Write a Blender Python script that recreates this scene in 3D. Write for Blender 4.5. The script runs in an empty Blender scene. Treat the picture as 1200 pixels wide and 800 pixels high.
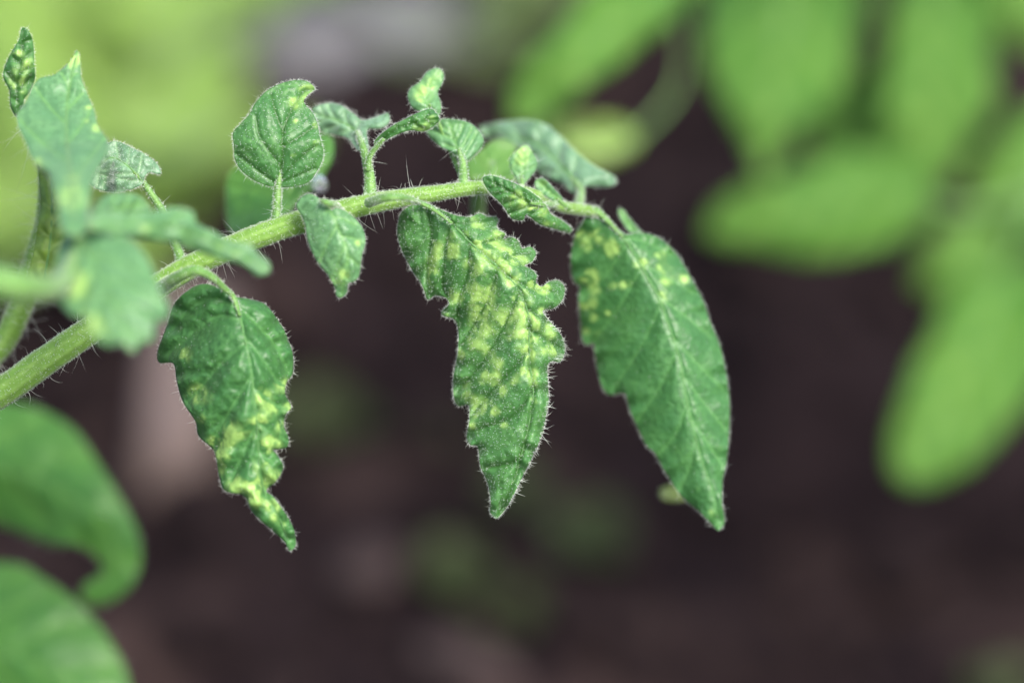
import bpy, math, random
import numpy as np
from mathutils import Vector
from mathutils.geometry import delaunay_2d_cdt

R = math.radians
rng = np.random.default_rng(7)
random.seed(7)
scene = bpy.context.scene
col = scene.collection

# ------------------------------------------------------------------ camera
PITCH = R(35.0)          # the lens looks down on the bed
CAM = np.array([0.0, 0.0, 0.55])
F = 0.444                # focus distance, metres
cam_d = bpy.data.cameras.new('camera')
cam_d.lens = 100
cam_d.sensor_width = 36
cam_d.sensor_fit = 'HORIZONTAL'
cam_d.clip_start = 0.01
cam_d.clip_end = 200
cam_d.dof.use_dof = True
cam_d.dof.focus_distance = F
cam_d.dof.aperture_fstop = 4.6
cam_d.dof.aperture_blades = 0
cam = bpy.data.objects.new('camera', cam_d)
col.objects.link(cam)
cam.location = CAM
cam.rotation_euler = (R(90) - PITCH, 0, 0)
scene.camera = cam

# ------------------------------------------------------------------ sky, sun, exposure
SUN_EL, SUN_AZ = R(58), R(142)    # high and soft, over the photographer's right shoulder
world = bpy.data.worlds.new('World')
scene.world = world
world.use_nodes = True
wn = world.node_tree
sky = wn.nodes.new('ShaderNodeTexSky')
sky.sky_type = 'NISHITA'
sky.sun_disc = False
sky.sun_elevation = SUN_EL
sky.sun_rotation = SUN_AZ
sky.air_density = 1.0
sky.dust_density = 4.0
sky.ozone_density = 1.0
wn.links.new(sky.outputs[0], wn.nodes['Background'].inputs[0])
wn.nodes['Background'].inputs[1].default_value = 0.12
sun_d = bpy.data.lights.new('sun', 'SUN')
sun_d.energy = 2.2
sun_d.angle = R(22)
sun_d.color = (1.0, 0.965, 0.91)
sun = bpy.data.objects.new('sun', sun_d)
col.objects.link(sun)
sdir = Vector((math.sin(SUN_AZ) * math.cos(SUN_EL), math.cos(SUN_AZ) * math.cos(SUN_EL), math.sin(SUN_EL)))
sun.rotation_euler = sdir.to_track_quat('Z', 'Y').to_euler()
sun.location = (0, 0, 3)
scene.view_settings.view_transform = 'Standard'
scene.view_settings.look = 'None'
scene.view_settings.gamma = 1
scene.view_settings.exposure = 1.45
scene.view_settings.use_curve_mapping = False
scene.render.engine = 'CYCLES'
scene.cycles.use_denoising = True
scene.cycles.use_adaptive_sampling = False
scene.cycles.max_bounces = 8
scene.cycles.transmission_bounces = 6
scene.cycles.transparent_max_bounces = 8

# ------------------------------------------------------------------ pixel -> place
FWD = np.array([0, math.cos(PITCH), -math.sin(PITCH)])
UP = np.array([0, math.sin(PITCH), math.cos(PITCH)])
RIGHT = np.array([1.0, 0, 0])
PX = 0.36 * F / 1200          # metres per photo pixel at the focus distance

def P(x, y, d):
    """photo pixel + depth behind the focus plane in mm -> world point(s)"""
    x = np.asarray(x, float); y = np.asarray(y, float); d = np.asarray(d, float)
    D = F + d * 1e-3
    k = 0.36 * D / 1200
    return CAM + ((x - 600) * k)[..., None] * RIGHT + ((400 - y) * k)[..., None] * UP + D[..., None] * FWD

def Pg(x, y, h=0.0):
    """photo pixel -> point on the soil (height h)"""
    v = FWD + (x - 600) * 0.36 / 1200 * RIGHT + (400 - y) * 0.36 / 1200 * UP
    t = (h - CAM[2]) / v[2]
    return CAM + v * t

# ------------------------------------------------------------------ materials
def nodes(m):
    m.use_nodes = True
    nt = m.node_tree
    nt.nodes.clear()
    return nt, nt.nodes, nt.links

def mixc(nt, fac, a, b, blend='MIX'):
    n = nt.nodes.new('ShaderNodeMix'); n.data_type = 'RGBA'; n.blend_type = blend
    for sock, v in ((n.inputs[0], fac), (n.inputs[6], a), (n.inputs[7], b)):
        if isinstance(v, (int, float)): sock.default_value = v
        elif isinstance(v, tuple): sock.default_value = (*v, 1)
        else: nt.links.new(v, sock)
    return n.outputs[2]

def ramp(nt, src, a, b):
    n = nt.nodes.new('ShaderNodeMapRange'); n.interpolation_type = 'SMOOTHSTEP'
    nt.links.new(src, n.inputs[0]); n.inputs[1].default_value = a; n.inputs[2].default_value = b
    return n.outputs[0]

def math_(nt, op, a, b):
    n = nt.nodes.new('ShaderNodeMath'); n.operation = op
    for s, v in zip(n.inputs, (a, b)):
        if isinstance(v, (int, float)): s.default_value = v
        else: nt.links.new(v, s)
    return n.outputs[0]

def noise(nt, scale, detail=3, rough=.55):
    tc = nt.nodes.new('ShaderNodeTexCoord')
    n = nt.nodes.new('ShaderNodeTexNoise')
    n.inputs['Scale'].default_value = scale; n.inputs['Detail'].default_value = detail
    n.inputs['Roughness'].default_value = rough
    nt.links.new(tc.outputs['Object'], n.inputs['Vector'])
    return n.outputs[0]

def attr(nt, name):
    a = nt.nodes.new('ShaderNodeAttribute'); a.attribute_name = name
    return a.outputs['Fac']

def leaf_material(name, ga, gb, vein, yellow=(.36, .56, .15), trans=(.22, .50, .03), tfac=.35, rough=.43, spec=.45, sheen=.2, bump=.2, k=1.0):
    m = bpy.data.materials.new(name)
    nt, N, L = nodes(m)
    c = mixc(nt, ramp(nt, noise(nt, 220 * k, 3), .35, .65), ga, gb)
    fine = noise(nt, 1500 * k, 2)
    c = mixc(nt, ramp(nt, fine, .3, .75), c, tuple(.72 * v for v in ga))
    vf = attr(nt, 'vein')
    c = mixc(nt, math_(nt, 'MULTIPLY', vf, .9), c, vein)
    tcv = N.new('ShaderNodeTexCoord')
    wob = N.new('ShaderNodeVectorMath'); wob.operation = 'MULTIPLY_ADD'
    nzc = N.new('ShaderNodeTexNoise'); nzc.inputs['Scale'].default_value = 1100 * k
    L.new(tcv.outputs['Object'], nzc.inputs['Vector'])
    L.new(nzc.outputs['Color'], wob.inputs[0]); wob.inputs[1].default_value = (.0011 / k,) * 3; L.new(tcv.outputs['Object'], wob.inputs[2])
    cell = N.new('ShaderNodeTexVoronoi'); cell.feature = 'SMOOTH_F1'; cell.inputs['Scale'].default_value = 720 * k; cell.inputs['Smoothness'].default_value = .6
    L.new(wob.outputs[0], cell.inputs['Vector'])
    sepc = N.new('ShaderNodeSeparateColor'); L.new(cell.outputs['Color'], sepc.inputs[0])
    ym = math_(nt, 'MULTIPLY', attr(nt, 'yellow'), math_(nt, 'ADD', math_(nt, 'MULTIPLY', sepc.outputs[0], 1.3), .22))
    ym = math_(nt, 'ADD', ym, math_(nt, 'MULTIPLY', math_(nt, 'SUBTRACT', noise(nt, 900 * k, 3), .5), math_(nt, 'MULTIPLY', attr(nt, 'yellow'), .7)))
    yf = math_(nt, 'MULTIPLY', ramp(nt, ym, .10, .92), .95)
    yel = mixc(nt, ramp(nt, noise(nt, 1100 * k, 2), .35, .7), yellow, tuple(.62 * a + .38 * b for a, b in zip(yellow, ga)))
    c = mixc(nt, yf, c, yel)
    b = N.new('ShaderNodeBsdfPrincipled')
    L.new(c, b.inputs['Base Color'])
    b.inputs['Roughness'].default_value = rough
    b.inputs['Specular IOR Level'].default_value = spec
    b.inputs['Sheen Weight'].default_value = sheen
    b.inputs['Sheen Roughness'].default_value = .4
    t = N.new('ShaderNodeBsdfTranslucent')
    tcol = mixc(nt, yf, trans, (.46, .66, .12))
    L.new(tcol, t.inputs['Color'])
    tc = N.new('ShaderNodeTexCoord')
    vo = N.new('ShaderNodeTexVoronoi'); vo.feature = 'DISTANCE_TO_EDGE'; vo.inputs['Scale'].default_value = 750 * k
    L.new(tc.outputs['Object'], vo.inputs['Vector'])
    hgt = math_(nt, 'ADD', ramp(nt, vo.outputs['Distance'], 0, .35), math_(nt, 'MULTIPLY', fine, .5))
    bp = N.new('ShaderNodeBump'); bp.inputs['Strength'].default_value = bump; bp.inputs['Distance'].default_value = .0003 / k
    L.new(hgt, bp.inputs['Height']); L.new(bp.outputs[0], b.inputs['Normal']); L.new(bp.outputs[0], t.inputs['Normal'])
    mx = N.new('ShaderNodeMixShader'); mx.inputs[0].default_value = tfac
    L.new(b.outputs[0], mx.inputs[1]); L.new(t.outputs[0], mx.inputs[2])
    o = N.new('ShaderNodeOutputMaterial'); L.new(mx.outputs[0], o.inputs[0])
    return m

def stem_material(name, ca, cb, tfac=.25):
    m = bpy.data.materials.new(name)
    nt, N, L = nodes(m)
    st = ramp(nt, attr(nt, 'rib'), .25, .85)
    c = mixc(nt, st, ca, cb)
    c = mixc(nt, ramp(nt, noise(nt, 900, 3), .3, .75), c, tuple(.75 * v for v in ca))
    b = N.new('ShaderNodeBsdfPrincipled'); L.new(c, b.inputs['Base Color'])
    b.inputs['Roughness'].default_value = .6
    b.inputs['Sheen Weight'].default_value = .3
    bp = N.new('ShaderNodeBump'); bp.inputs['Strength'].default_value = .3; bp.inputs['Distance'].default_value = .0002
    L.new(noise(nt, 2500, 2), bp.inputs['Height']); L.new(bp.outputs[0], b.inputs['Normal'])
    t = N.new('ShaderNodeBsdfTranslucent'); t.inputs['Color'].default_value = (.4, .6, .06, 1)
    mx = N.new('ShaderNodeMixShader'); mx.inputs[0].default_value = tfac
    L.new(b.outputs[0], mx.inputs[1]); L.new(t.outputs[0], mx.inputs[2])
    o = N.new('ShaderNodeOutputMaterial'); L.new(mx.outputs[0], o.inputs[0])
    return m

def hair_material(name, c, tfac=.45):
    m = bpy.data.materials.new(name)
    nt, N, L = nodes(m)
    b = N.new('ShaderNodeBsdfPrincipled'); b.inputs['Base Color'].default_value = (*c, 1)
    b.inputs['Roughness'].default_value = .35
    t = N.new('ShaderNodeBsdfTranslucent'); t.inputs['Color'].default_value = (*c, 1)
    mx = N.new('ShaderNodeMixShader'); mx.inputs[0].default_value = tfac
    L.new(b.outputs[0], mx.inputs[1]); L.new(t.outputs[0], mx.inputs[2])
    o = N.new('ShaderNodeOutputMaterial'); L.new(mx.outputs[0], o.inputs[0])
    return m

def rough_material(name, ca, cb, scale, rough=.9, cc=None, bump=.6, dist=.003, spec=.25, stretch=None):
    m = bpy.data.materials.new(name)
    nt, N, L = nodes(m)
    def nz(s, d=4):
        o = noise(nt, s, d, .6)
        if stretch:
            n = o.node
            mp = N.new('ShaderNodeMapping'); mp.inputs['Scale'].default_value = stretch
            L.new(n.inputs['Vector'].links[0].from_socket, mp.inputs[0]); L.new(mp.outputs[0], n.inputs['Vector'])
        return o
    c = mixc(nt, ramp(nt, nz(scale), .35, .65), ca, cb)
    if cc: c = mixc(nt, ramp(nt, nz(scale * .22, 2), .5, .7), c, cc)
    b = N.new('ShaderNodeBsdfPrincipled'); L.new(c, b.inputs['Base Color'])
    b.inputs['Roughness'].default_value = rough; b.inputs['Specular IOR Level'].default_value = spec
    bp = N.new('ShaderNodeBump'); bp.inputs['Strength'].default_value = bump; bp.inputs['Distance'].default_value = dist
    L.new(nz(scale * 3, 4), bp.inputs['Height']); L.new(bp.outputs[0], b.inputs['Normal'])
    o = N.new('ShaderNodeOutputMaterial'); L.new(b.outputs[0], o.inputs[0])
    return m

M_LEAF = leaf_material('tomato_leaf', (.062, .192, .054), (.096, .250, .068), (.020, .090, .008), sheen=.07, spec=.45)
M_LEAFV = leaf_material('tomato_leaf_pale_veined', (.054, .178, .052), (.080, .226, .064), (.10, .265, .075), sheen=.07)
M_YOUNG = leaf_material('tomato_leaf_young', (.105, .255, .105), (.150, .315, .130), (.14, .31, .09), sheen=.15, tfac=.3)
M_PALE = leaf_material('tomato_leaf_downy', (.12, .25, .13), (.17, .31, .18), (.20, .36, .18), sheen=.6, tfac=.25)
M_BACK = leaf_material('tomato_leaf_plain', (.062, .200, .036), (.098, .255, .044), (.12, .28, .05), trans=(.20, .5, .03), tfac=.35, k=.5)
M_BED = leaf_material('bed_leaf', (.050, .160, .022), (.095, .215, .030), (.14, .27, .05), trans=(.30, .52, .02), tfac=.38, rough=.65, spec=.2, sheen=.05, k=.4)
M_LIME = leaf_material('lime_leaf', (.17, .30, .045), (.23, .37, .06), (.25, .39, .09), trans=(.28, .45, .03), tfac=.35, k=.4)
M_UNDER = leaf_material('tomato_leaf_underside', (.11, .26, .06), (.14, .30, .06), (.17, .34, .09), trans=(.35, .55, .03), tfac=.45)
M_WEED = leaf_material('weed_leaf', (.022, .032, .010), (.028, .040, .012), (.030, .040, .014), tfac=.1, trans=(.03, .05, .01), spec=.15, sheen=.02, k=.4)
M_OLIVE = leaf_material('olive_leaf', (.090, .150, .030), (.120, .18, .036), (.09, .13, .04), trans=(.10, .16, .02), tfac=.2, k=.4)
M_STEM = stem_material('tomato_stem', (.145, .30, .035), (.20, .36, .065))
M_STALK = stem_material('tomato_stalk', (.11, .27, .05), (.20, .37, .10))
M_RIB = stem_material('tomato_midrib', (.085, .24, .060), (.11, .27, .075))
M_HAIR = hair_material('plant_hair', (.78, .82, .74))
M_GLAND = hair_material('gland_hair', (.72, .82, .66), .3)
M_SOIL = rough_material('garden_soil', (.0072, .0049, .0055), (.0140, .0095, .0105), 60, cc=(.034, .0225, .0205), bump=.8, dist=.004, spec=.03, rough=1.0)
M_CLOD = rough_material('soil_clod', (.0072, .0051, .0056), (.0210, .0143, .0145), 90, bump=.7, spec=.03, rough=1.0)
M_STAKE = rough_material('weathered_wood', (.085, .060, .048), (.135, .104, .098), 60, cc=(.20, .175, .182), stretch=(1, 1, .12), bump=.5)
M_STONE = rough_material('pale_stone', (.095, .096, .106), (.13, .13, .142), 40, rough=.8, bump=.4)
M_CHIP = rough_material('wood_chip', (.024, .016, .015), (.042, .028, .026), 120, rough=.85)

# ------------------------------------------------------------------ small geometry kit
def resample(pts, step, closed=False):
    """Catmull-Rom through the points, then even spacing"""
    p = np.asarray(pts, float); n = len(p)
    seg = n if closed else n - 1
    out = []
    for i in range(seg):
        if closed: a, b, c, d = p[(i - 1) % n], p[i], p[(i + 1) % n], p[(i + 2) % n]
        else: a, b, c, d = p[max(i - 1, 0)], p[i], p[i + 1], p[min(i + 2, n - 1)]
        ts = np.linspace(0, 1, 14, endpoint=False)[:, None]
        out.append(.5 * ((2 * b) + (c - a) * ts + (2 * a - 5 * b + 4 * c - d) * ts**2 + (-a + 3 * b - 3 * c + d) * ts**3))
    q = np.concatenate(out + ([p[:1]] if closed else [p[-1:]]))
    s = np.concatenate([[0], np.cumsum(np.linalg.norm(np.diff(q[:, :2] if q.shape[1] < 3 or q[:, :2].ptp() > 5 else q, axis=0), axis=1))]) if False else \
        np.concatenate([[0], np.cumsum(np.linalg.norm(np.diff(q[:, :3], axis=0), axis=1))])
    m = max(int(round(s[-1] / step)), 3)
    u = np.linspace(0, s[-1], m + 1)
    r = np.stack([np.interp(u, s, q[:, k]) for k in range(q.shape[1])], 1)
    return r[:-1] if closed else r

def mesh_object(name, verts, faces, mat, parent=None, smooth=True, attrs=None, world_base=None):
    """verts in world space; stored relative to the parent (or to world_base)"""
    verts = np.asarray(verts, float)
    off = np.zeros(3)
    if parent is not None: off = WORLD[parent.name]
    elif world_base is not None: off = np.asarray(world_base, float)
    me = bpy.data.meshes.new(name)
    me.from_pydata((verts - off).tolist(), [], faces if isinstance(faces, list) else faces.tolist())
    if smooth: me.polygons.foreach_set('use_smooth', np.ones(len(me.polygons), bool))
    for k, v in (attrs or {}).items():
        a = me.attributes.new(k, 'FLOAT', 'POINT'); a.data.foreach_set('value', np.asarray(v, np.float32))
    me.materials.append(mat)
    me.update()
    o = bpy.data.objects.new(name, me)
    col.objects.link(o)
    if parent is not None:
        o.parent = parent; WORLD[o.name] = off
    else:
        o.location = off; WORLD[o.name] = off
    return o

WORLD = {}
def thing(name, base, label, cat, group=None):
    o = bpy.data.objects.new(name, None); col.objects.link(o)
    o.location = base; o.empty_display_size = .02
    WORLD[o.name] = np.asarray(base, float)
    o['label'] = label; o['category'] = cat
    if group: o['group'] = group
    return o

def tube_geom(pts, rad, sides=14, ribs=0, rib_amp=.05, cap=True):
    pts = np.asarray(pts, float); rad = np.asarray(rad, float); n = len(pts)
    T = np.gradient(pts, axis=0); T /= np.linalg.norm(T, axis=1)[:, None] + 1e-12
    u = np.cross(T[0], FWD + .13 * RIGHT); u /= np.linalg.norm(u)
    V = []; A = []
    th = np.arange(sides) / sides * 2 * np.pi
    for i in range(n):
        u = u - T[i] * (u @ T[i]); u /= np.linalg.norm(u)
        w = np.cross(T[i], u)
        rr = rad[i] * (1 + (rib_amp * np.cos(ribs * th) if ribs else 0 * th))
        V.append(pts[i] + (np.cos(th) * rr)[:, None] * u + (np.sin(th) * rr)[:, None] * w)
        A.append(.5 + .5 * np.cos(ribs * th) if ribs else .5 + .5 * np.cos(3 * th))
    V = np.concatenate(V); A = np.concatenate(A)
    Fc = [(i * sides + j, i * sides + (j + 1) % sides, (i + 1) * sides + (j + 1) % sides, (i + 1) * sides + j) for i in range(n - 1) for j in range(sides)]
    if cap:
        Fc.append(tuple(range(sides - 1, -1, -1))); Fc.append(tuple((n - 1) * sides + j for j in range(sides)))
    return V, Fc, A

def tube_px(name, parent, pts, mat, step=3.0, sides=14, ribs=0, rib_amp=.05, wob=0.0):
    """pts: (x, y, depth mm, radius px at the focus distance)"""
    q = np.array(pts, float)
    q[:, 2] /= PX * 1e3                       # depth in px units for even spacing
    s = resample(q, step)
    w = P(s[:, 0], s[:, 1], s[:, 2] * PX * 1e3)
    r = s[:, 3] * PX
    if wob: r = r * (1 + wob * np.sin(np.arange(len(r)) * .37) + wob * rng.normal(size=len(r)) * .4)
    V, Fc, A = tube_geom(w, r, sides, ribs, rib_amp)
    o = mesh_object(name, V, Fc, mat, parent, attrs={'rib': A})
    return o, w, r

def hairs(name, parent, p0, dirs, length, radius, mat, bend=None, seg=3):
    """thin tapering three-sided hairs, all in one mesh"""
    p0 = np.asarray(p0, float); n = len(p0)
    if n == 0: return None
    dirs = np.asarray(dirs, float); dirs = dirs / (np.linalg.norm(dirs, axis=1)[:, None] + 1e-12)
    length = np.broadcast_to(length, n); radius = np.broadcast_to(radius, n)
    if bend is None: bend = rng.normal(size=(n, 3)) * .25
    ref = np.where(np.abs(dirs[:, 2:3]) > .9, np.array([[1., 0, 0]]), np.array([[0, 0, 1.]]))
    u = np.cross(dirs, ref); u /= np.linalg.norm(u, axis=1)[:, None]
    w = np.cross(dirs, u)
    rings = []
    for k in range(seg):
        t = k / seg
        c = p0 + dirs * (length * t)[:, None] + bend * (length * t * t)[:, None]
        r = radius * (1 - .65 * t)
        for j in range(3):
            a = j * 2.0944
            rings.append(c + u * (math.cos(a) * r)[:, None] + w * (math.sin(a) * r)[:, None])
    tip = p0 + dirs * length[:, None] + bend * length[:, None]
    m = seg * 3 + 1
    V = np.stack(rings + [tip], 1).reshape(-1, 3)
    Fl = []
    for k in range(seg - 1):
        for j in range(3):
            a, b = k * 3 + j, k * 3 + (j + 1) % 3
            Fl += [(a, b, b + 3), (a, b + 3, a + 3)]
    for j in range(3): Fl.append(((seg - 1) * 3 + j, (seg - 1) * 3 + (j + 1) % 3, m - 1))
    Fa = (np.array(Fl)[None] + (np.arange(n) * m)[:, None, None]).reshape(-1, 3)
    o = mesh_object(name, V, Fa, mat, parent)
    o['kind'] = 'stuff'
    return o

OCT = np.array([(1, 0, 0), (0, 1, 0), (-1, 0, 0), (0, -1, 0), (0, 0, 1), (0, 0, -1)], float)
OCTF = np.array([(0, 1, 4), (1, 2, 4), (2, 3, 4), (3, 0, 4), (1, 0, 5), (2, 1, 5), (3, 2, 5), (0, 3, 5)])
def dots(name, parent, p, r, mat):
    n = len(p)
    V = (p[:, None, :] + OCT[None] * np.broadcast_to(r, n)[:, None, None]).reshape(-1, 3)
    Fa = (OCTF[None] + (np.arange(n) * 6)[:, None, None]).reshape(-1, 3)
    o = mesh_object(name, V, Fa, mat, parent); o['kind'] = 'stuff'
    return o

def seg_dist(p, poly):
    """distance, arclength parameter 0..1 and side from points to a polyline"""
    a, b = poly[:-1], poly[1:]
    ab = b - a; L = np.linalg.norm(ab, axis=1); cum = np.concatenate([[0], np.cumsum(L)])
    best = np.full(len(p), 1e9); tt = np.zeros(len(p)); sd = np.ones(len(p))
    for i in range(len(a)):
        r = p - a[i]
        t = np.clip((r @ ab[i]) / (L[i]**2 + 1e-12), 0, 1)
        c = a[i] + t[:, None] * ab[i]
        d = np.linalg.norm(p - c, axis=1)
        k = d < best
        best[k] = d[k]; tt[k] = ((cum[i] + t * L[i]) / cum[-1])[k]
        sd[k] = np.sign(ab[i][0] * r[:, 1] - ab[i][1] * r[:, 0])[k]
    return best, tt, sd

def vnoise(p, scale, seed):
    """cheap smooth value noise in 2D"""
    g = np.random.default_rng(seed).normal(size=(64, 64))
    q = p / scale + 100.0
    i = np.floor(q).astype(int); f = q - i; f = f * f * (3 - 2 * f)
    i0, i1 = i % 64, (i + 1) % 64
    return (g[i0[:, 0], i0[:, 1]] * (1 - f[:, 0]) * (1 - f[:, 1]) + g[i1[:, 0], i0[:, 1]] * f[:, 0] * (1 - f[:, 1]) +
            g[i0[:, 0], i1[:, 1]] * (1 - f[:, 0]) * f[:, 1] + g[i1[:, 0], i1[:, 1]] * f[:, 0] * f[:, 1])

def auto_veins(mid, out, n=5, ang=52):
    """side veins leaving the midrib towards the tip until they reach the margin"""
    res = []
    for k in range(n):
        t = .06 + .78 * k / max(n - 1, 1)
        i = int(t * (len(mid) - 1)); i = min(i, len(mid) - 2)
        T = mid[i + 1] - mid[i]; T = T / np.linalg.norm(T)
        for s in (-1, 1):
            i = int(np.clip((t + .045 * s + .02 * math.sin(7 * k + s)) * (len(mid) - 1), 0, len(mid) - 2))
            a = R(ang + 5 * math.sin(5 * k + 2 * s) - 6 * k / n) * s
            d0 = np.array([T[0] * math.cos(a) - T[1] * math.sin(a), T[0] * math.sin(a) + T[1] * math.cos(a)])
            pts = [mid[i]]; d = d0.copy(); st = 4.0
            for q in range(60):
                pts.append(pts[-1] + d * st); d = d + T * .03; d /= np.linalg.norm(d)
                if np.min(np.linalg.norm(out - pts[-1], axis=1)) < 5: break
            res.append(np.array(pts))
    return res

LEAF_N = [0]
def leaf(parent, outline, midrib, depth, mat, veins=None, fold=(.0, .0), curl=(0., 0.), quilt=.35, groove=.15, spots=(), spacing=2.4,
         fuzz=1.0, gland=0.0, pile=0.0, rib=None, rib_mat=None, extra=None, thick=.28, wave=.25, name='leaflet', edge_step=1.5, label=None, ruffle=0.0, ruffle_len=34.0, tilt=0.0,
         fuzz_len=(1.1, 3.8), long_edge=None, serr=0.0):
    """one leaflet: outline and midrib are traced in photo pixels; depth (mm) runs along the midrib.
    fold: depth gained per unit away from the midrib on each side; curl: the same, growing with the square."""
    LEAF_N[0] += 1; seed = LEAF_N[0] * 17
    scale_px = (F + np.mean(depth) * 1e-3) / F            # px are larger farther off
    mm = PX * 1e3 * scale_px
    out = resample(outline, edge_step * spacing / 2.4, closed=True)
    if serr:
        nrm = np.roll(out, -1, 0) - np.roll(out, 1, 0); nrm = np.stack([nrm[:, 1], -nrm[:, 0]], 1); nrm /= np.linalg.norm(nrm, axis=1)[:, None] + 1e-9
        out = out + nrm * (serr * vnoise(np.stack([np.arange(len(out)) * 1.0, np.zeros(len(out))], 1), 6, seed))[:, None]
    mid = resample(midrib, 4.0)
    vs = [resample(v, 4.0) for v in veins] if veins is not None else auto_veins(mid, out)
    lo, hi = out.min(0), out.max(0)
    gx, gy = np.meshgrid(np.arange(lo[0], hi[0], spacing), np.arange(lo[1], hi[1], spacing * .87))
    gx = gx + (np.arange(gx.shape[0]) % 2)[:, None] * spacing * .5
    g = np.stack([gx.ravel(), gy.ravel()], 1) + rng.normal(size=(gx.size, 2)) * spacing * .08
    # inside test
    ins = np.zeros(len(g), bool)
    a, b = out, np.roll(out, -1, 0)
    for i in range(len(a)):
        c = (a[i, 1] > g[:, 1]) != (b[i, 1] > g[:, 1])
        if c.any():
            xx = (b[i, 0] - a[i, 0]) * (g[:, 1] - a[i, 1]) / (b[i, 1] - a[i, 1] + 1e-12) + a[i, 0]
            ins ^= c & (g[:, 0] < xx)
    g = g[ins]
    de, _, _ = seg_dist(g, np.concatenate([out, out[:1]]))
    g = g[de > spacing * .55]
    pts = np.concatenate([out, g])
    n = len(out)
    res = delaunay_2d_cdt([Vector(p) for p in pts], [], [list(range(n))], 1, 1e-5)
    v2 = np.array([(v[0], v[1]) for v in res[0]]); tris = np.array([f for f in res[2] if len(f) == 3])
    # depth field
    dist, t, side = seg_dist(v2, mid)
    de, _, _ = seg_dist(v2, np.concatenate([out, out[:1]]))
    dp = np.interp(t, np.linspace(0, 1, len(depth)), depth)
    s = np.sqrt(dist**2 + 9) - 3
    fl = np.where(side > 0, fold[0], fold[1]); cl = np.where(side > 0, curl[0], curl[1])
    z = dp + mm * (fl * s + cl * s * s / 40)
    if extra is not None: z = z + extra(v2[:, 0], v2[:, 1])
    # even out creases
    E = np.concatenate([tris[:, [0, 1]], tris[:, [1, 2]], tris[:, [2, 0]]]); E = np.unique(np.sort(E, 1), axis=0)
    deg = np.bincount(E.ravel(), minlength=len(v2)) + 1e-9
    def smooth(z, it):
        for _ in range(it):
            acc = np.zeros(len(v2)); np.add.at(acc, E[:, 0], z[E[:, 1]]); np.add.at(acc, E[:, 1], z[E[:, 0]])
            z = .5 * z + .5 * acc / deg
        return z
    z = smooth(z, 10)
    dv = np.full(len(v2), 1e9)
    for v in vs: dv = np.minimum(dv, seg_dist(v2, v)[0])
    dm = dist
    dvv = np.minimum(dv, dm)
    near_edge = np.clip(de / 9, 0, 1)
    size = np.sqrt(len(v2)) * spacing
    q = 1 - np.exp(-(dvv / (size * .055 + 2))**1.5)
    z = z - mm * quilt * 13 * q * near_edge + mm * groove * 9 * (np.exp(-(dv / 2.3)**2) + 1.2 * np.exp(-(dm / 2.8)**2))
    z = z + mm * wave * (7 * vnoise(v2, size * .16 + 3, seed) + 3.2 * vnoise(v2, 8 * spacing / 2.2, seed + 1) + 1.0 * vnoise(v2, 4 * spacing / 2.2, seed + 2))
    if ruffle:
        loop = np.concatenate([out, out[:1]])
        _, te, _ = seg_dist(v2, loop)
        per = np.sum(np.linalg.norm(np.diff(loop, axis=0), axis=1))
        ph = 2 * np.pi * te * max(round(per / ruffle_len), 3)
        z = z + mm * ruffle * np.sin(ph + 1.5 * np.sin(ph * .37)) * np.exp(-de / 13)
    if tilt: z = z - mm * tilt * (v2[:, 1] - v2[:, 1].mean())
    W = P(v2[:, 0], v2[:, 1], z)
    vk = max(1.0, spacing / 3)
    vein = np.clip(np.exp(-(dv / (1.5 * vk))**2) * .95 + np.exp(-(dm / (1.8 * vk))**2), 0, 1)
    yel = np.zeros(len(v2)); vsup = 1 - .55 * np.exp(-(dvv / 2.0)**2)
    for sp in spots:
        x, y, r = sp[:3]; a_ = sp[3] if len(sp) > 3 else 1.0
        d = np.hypot(v2[:, 0] - x, v2[:, 1] - y) / r
        yel = 1 - (1 - yel) * (1 - a_ * np.exp(-(d / 1.28)**2 * .9))
    yel = yel * vsup
    # front side towards the lens
    A_, B_, C_ = W[tris[:, 0]], W[tris[:, 1]], W[tris[:, 2]]
    fn = np.cross(B_ - A_, C_ - A_)
    flip = (fn @ FWD) > 0
    tris[flip] = tris[flip][:, ::-1]; fn[flip] *= -1
    vn = np.zeros_like(W)
    for k in range(3): np.add.at(vn, tris[:, k], fn)
    vn /= np.linalg.norm(vn, axis=1)[:, None] + 1e-15
    # a shell with real thickness, thinner at the margin
    th = thick * 1e-3 * (.45 + .55 * np.clip(de / 6, 0, 1))
    Wb = W - vn * th[:, None]
    m = len(W)
    # boundary edges
    ee = np.concatenate([tris[:, [0, 1]], tris[:, [1, 2]], tris[:, [2, 0]]])
    key = np.sort(ee, 1); uq, idx, cnt = np.unique(key, axis=0, return_index=True, return_counts=True)
    be = ee[idx[cnt == 1]]
    rim = np.stack([be[:, 1], be[:, 0], be[:, 0] + m, be[:, 1] + m], 1)
    faces = tris.tolist() + (tris[:, ::-1] + m).tolist() + rim.tolist()
    o = mesh_object(name, np.concatenate([W, Wb]), faces, mat, parent,
                    attrs={'vein': np.tile(vein, 2), 'yellow': np.tile(yel, 2)})
    if label: o['label'] = label
    # midrib
    if rib:
        r0, r1 = rib
        tm = np.linspace(0, .97, 60)
        mp = np.stack([np.interp(tm, np.linspace(0, 1, len(mid)), mid[:, k]) for k in range(2)], 1)
        ii = [int(np.argmin(np.sum((v2 - p)**2, 1))) for p in mp]
        zz = np.interp(tm, tm, z[ii])
        kern = np.ones(7) / 7
        zz = np.convolve(np.pad(zz, 3, 'edge'), kern, 'valid')
        w = P(mp[:, 0], mp[:, 1], zz) + vn[ii] * 0
        rr = .72 * (r0 + (r1 - r0) * tm) * PX * scale_px
        V, Fc, A = tube_geom(w, rr, 8)
        mesh_object('midrib', V, Fc, rib_mat or M_RIB, o, attrs={'rib': A})
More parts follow.
